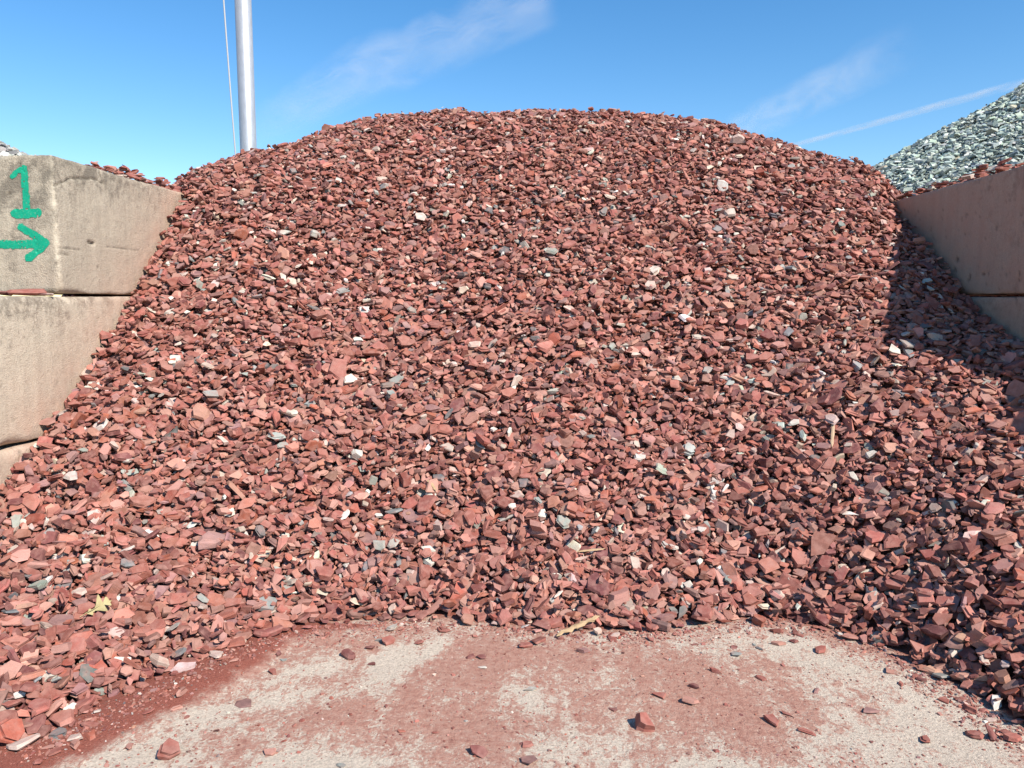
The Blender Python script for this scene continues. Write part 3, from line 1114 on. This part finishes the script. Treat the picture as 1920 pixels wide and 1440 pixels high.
# ------------------------------------------------------------------ leaf, splinter, twigs
def simple_mat(name, a, b, scale, rough=0.8):
    m = NT(name)
    tc_ = m.n('ShaderNodeTexCoord').outputs['Object']
    return m.done(m.mix(m.noise(m.mapping(tc_, scale), 1.0, 4, 0.6), a, b), rough, None, 0.2)


M_LEAF = simple_mat('dry_leaf', (0.30, 0.23, 0.10), (0.46, 0.39, 0.20), (60, 60, 60), 0.6)
M_WOOD = simple_mat('split_wood', (0.20, 0.12, 0.06), (0.56, 0.40, 0.23), (12, 200, 200))
M_TWIG = simple_mat('dry_twig', (0.34, 0.22, 0.13), (0.55, 0.40, 0.26), (10, 150, 150))


def on_heap(px, py):
    """point on the heap surface seen at a place in the photograph"""
    d = ray(px, py)
    t = np.linspace(1.5, 9, 1500)
    P = np.array([0, 0, EYE]) + t[:, None] * d
    hz = np.maximum(H(P[:, 0], P[:, 1]), 0)
    k = int(np.argmax(P[:, 2] < hz))
    p = P[k]
    e = 0.06
    n_ = np.array([-(H(p[0] + e, p[1]) - H(p[0] - e, p[1])) / (2 * e), -(H(p[0], p[1] + e) - H(p[0], p[1] - e)) / (2 * e), 1.0])
    return p, n_ / np.linalg.norm(n_)


def place(o, p, n_, yaw, lift):
    Rm = frames(np.array([n_]), np.array([yaw]))[0]
    M = Matrix([list(Rm[0]) + [0], list(Rm[1]) + [0], list(Rm[2]) + [0], [0, 0, 0, 1]])
    M.translation = Vector(p + n_ * lift)
    o.matrix_world = M


# oak leaf: lobed outline, cupped blade, raised midrib and a stalk
half = [(-0.42, 0.015), (-0.36, 0.05), (-0.28, 0.16), (-0.23, 0.15), (-0.20, 0.06), (-0.12, 0.05), (-0.02, 0.14), (0.12, 0.36), (0.20, 0.44),
        (0.22, 0.36), (0.12, 0.13), (0.15, 0.07), (0.24, 0.07), (0.40, 0.24), (0.46, 0.20), (0.38, 0.06), (0.48, 0.04), (0.56, 0.0)]
SCL = 0.105
V, F = [], []
for sgn in (1, -1):
    for hx, hy in half:
        for t in (0.0, 0.5, 1.0):
            yy = hy * t * sgn
            V.append((hx * SCL, yy * SCL, SCL * (0.55 * (hy * t) ** 2 + 0.10 * math.sin(hx * 5) + 0.12 * sgn * hy * t - 0.02 * t)))
nh = len(half)
for s_ in range(2):
    b = s_ * nh * 3
    for i in range(nh - 1):
        for t in range(2):
            q = (b + i * 3 + t, b + (i + 1) * 3 + t, b + (i + 1) * 3 + t + 1, b + i * 3 + t + 1)
            F.append(q if s_ == 0 else q[::-1])
nv = len(V)
V += [(x, y, z - 0.0012) for x, y, z in V]
F += [tuple(k + nv for k in f[::-1]) for f in F]
me = bpy.data.meshes.new('blade')
me.from_pydata(V, [], F)
me.materials.append(M_LEAF)
lp, ln = on_heap(184, 1150)
leaf = empty('oak_leaf')
tag(leaf, 'dry yellow lobed oak leaf lying on the red slate chips', 'leaf')
blade = bpy.data.objects.new('blade', me)
COL.objects.link(blade)
blade.parent = leaf
tube('midrib', [(-0.05, 0, -0.004), (-0.03, 0, -0.002), (0.0, 0, 0.004), (0.04, 0, 0.003), (0.058, 0, 0.001)], [0.0016, 0.0016, 0.0014, 0.001, 0.0006], M_LEAF, leaf, 8)
tube('stalk', [(-0.045, 0, -0.003), (-0.06, -0.004, -0.004), (-0.075, -0.01, 0.002)], [0.0016, 0.0013, 0.0015], M_LEAF, leaf, 8)
place(leaf, lp, (ln + np.array([0.1, -0.35, 0.2])) / np.linalg.norm(ln + np.array([0.1, -0.35, 0.2])), math.radians(55), 0.042)


def splinter(name, label, cat, pa, pb, w0, mat, jag=0.3, lift=0.02, ground_=False):
    a, na = on_heap(*pa)
    b, nb = on_heap(*pb)
    a = a + na * lift
    b = b + nb * lift
    if ground_:
        a[2] = max(a[2], w0 * 0.6)
        b[2] = max(b[2], w0 * 0.6)
    Ld = b - a
    Ln = np.linalg.norm(Ld)
    rr = np.random.default_rng(int(pa[0]))
    k, segs = 14, 6
    V, F = [], []
    for i in range(k):
        t = i / (k - 1)
        wd = w0 * (0.35 + 0.65 * math.sin(math.pi * min(1, 0.15 + 0.75 * t))) * (1 if i not in (0, k - 1) else 0.35)
        wd *= rr.uniform(1 - 0.5 * jag, 1 + 0.25 * jag)
        oy = rr.normal(0, 0.25 * jag) * w0
        for s_ in range(segs):
            an = 2 * math.pi * s_ / segs
            jx = t * Ln + rr.normal(0, 0.012 * jag) * (1 if i in (0, k - 1) else 0.2)
            V.append((jx, oy + math.cos(an) * wd * (1 + rr.uniform(-jag, jag) * 0.5), math.sin(an) * wd * 0.45 * (1 + rr.uniform(-jag, jag) * 0.5)))
    for i in range(k - 1):
        for s_ in range(segs):
            s2 = (s_ + 1) % segs
            F.append((i * segs + s_, (i + 1) * segs + s_, (i + 1) * segs + s2, i * segs + s2))
    F.append(tuple(range(segs)))
    F.append(tuple((k - 1) * segs + s_ for s_ in range(segs - 1, -1, -1)))
    me = bpy.data.meshes.new(name)
    me.from_pydata(V, [], F)
    me.materials.append(mat)
    o = bpy.data.objects.new(name, me)
    COL.objects.link(o)
    x = Ld / Ln
    z = na - (na @ x) * x
    z /= np.linalg.norm(z)
    y = np.cross(z, x)
    M = Matrix([[x[0], y[0], z[0], 0], [x[1], y[1], z[1], 0], [x[2], y[2], z[2], 0], [0, 0, 0, 1]])
    M.translation = Vector(a)
    o.matrix_world = M
    tag(o, label, cat)
    return o


splinter('wood_splinter', 'long pale splinter of split wood at the foot of the heap', 'wood splinter', (1044, 1196), (1122, 1160), 0.014, M_WOOD, 1.0, 0.020, True)
splinter('twig', 'straight brown twig lying up the slope under a grey chip', 'twig', (1560, 842), (1563, 790), 0.010, M_TWIG, 0.3, 0.025)
splinter('twig', 'short tan twig lying aslant in the middle of the slope', 'twig', (802, 905), (819, 925), 0.010, M_WOOD, 0.3, 0.025)
splinter('twig', 'slim pale twig lying aslant low on the slope below the leaf-free middle', 'twig', (1082, 1040), (1132, 1035), 0.006, M_WOOD, 0.3, 0.028)

# ------------------------------------------------------------------ vapour trails
vm = NT('vapour')
vt = vm.t
v_al = vm.attr('thin')
v_l = vm.attr('along', 'Vector')
v_n = vm.noise(v_l, 1.0, 5, 0.62, 0.8)
v_f = vm.math('MULTIPLY', v_al, vm.ramp(v_n, [(0.34, 0.10), (0.66, 1.0)]))
tr = vm.n('ShaderNodeBsdfTransparent')
tl = vm.n('ShaderNodeBsdfTranslucent')
tl.inputs['Color'].default_value = (0.95, 0.95, 0.95, 1)
df = vm.n('ShaderNodeBsdfDiffuse')
df.inputs['Color'].default_value = (0.95, 0.95, 0.95, 1)
sc2 = vm.n('ShaderNodeMixShader')
sc2.inputs[0].default_value = 0.08
vm.l(df.outputs[0], sc2.inputs[1])
vm.l(tl.outputs[0], sc2.inputs[2])
mx = vm.n('ShaderNodeMixShader')
vm.l(v_f, mx.inputs[0])
vm.l(tr.outputs[0], mx.inputs[1])
vm.l(sc2.outputs[0], mx.inputs[2])
vm.l(mx.outputs[0], vt.nodes['Material Output'].inputs['Surface'])
vt.nodes.remove(vm.b)


def contrail(label, pa, pb, dist_a, dist_b, wpx, opacity, fade, wob, seed):
    """a long flattened roll of thin ice cloud, kilometres away, thinning to its edges"""
    rr = np.random.default_rng(seed)
    da, db = ray(*pa), ray(*pb)
    A = da / np.linalg.norm(da) * dist_a + np.array([0, 0, EYE])
    B = db / np.linalg.norm(db) * dist_b + np.array([0, 0, EYE])
    x = (B - A) / np.linalg.norm(B - A)
    nrm_ = np.array(SUN) - (A + B) / np.linalg.norm(A + B)      # the sheet of ice lies broadside to the sun
    nrm_ -= (nrm_ @ x) * x
    side = nrm_ / np.linalg.norm(nrm_)
    up = np.cross(side, x)
    k, seg = 90, 40
    V, F, TH, AL = [], [], [], []
    Lg = np.linalg.norm(B - A)
    tt = np.linspace(0, 1, k)
    nz = fbm(np.stack([tt * 7 + seed, np.zeros(k), np.zeros(k)], -1), 1.0, 3) - 0.5
    for i, t in enumerate(tt):
        w_ = (wpx[0] + (wpx[1] - wpx[0]) * t) / FPX * (dist_a + (dist_b - dist_a) * t) * 0.62 * (1 + 0.6 * nz[i] * wob)
        c = x * (t * Lg) + up * nz[i] * w_ * 0.9 * wob
        for j in range(seg):
            an = 2 * math.pi * j / seg
            sl = math.cos(an)
            V.append(c + up * sl * w_ + side * math.sin(an) * w_ * 0.12)
            ends = min(1, t / fade[0]) * min(1, (1 - t) / fade[1])
            TH.append(opacity * (1 - sl * sl) ** 1.2 * ends * ends * (3 - 2 * ends))
            AL.append((t * Lg / (max(wpx[1], 70) * 3.0), sl * 2.2 * max(0.3, wob), seed))
    for i in range(k - 1):
        for j in range(seg):
            j2 = (j + 1) % seg
            F += [i * seg + j, i * seg + j2, (i + 1) * seg + j2, (i + 1) * seg + j]
    o = mesh_np('contrail', np.array(V), np.array(F), 4, vm.mat, None, True)
    o.location = tuple(A)
    set_attr(o, 'thin', TH, 'FLOAT')
    set_attr(o, 'along', AL, 'FLOAT_VECTOR')
    tag(o, label, 'contrail')


contrail('broad faded wispy vapour trail in the sky beside the steel pole', (440, 262), (1040, -30), 5200, 4200, (60, 120), 0.17, (0.3, 0.05), 1.0, 4)
contrail('short broad faint vapour trail fading out above the heap shoulder', (1340, 262), (1740, 66), 5000, 5000, (50, 80), 0.16, (0.2, 0.35), 0.5, 8)
contrail('long thin straight vapour trail above the green stone heap', (1380, 302), (2120, 100), 5600, 4800, (9, 17), 0.34, (0.05, 0.3), 0.15, 12)
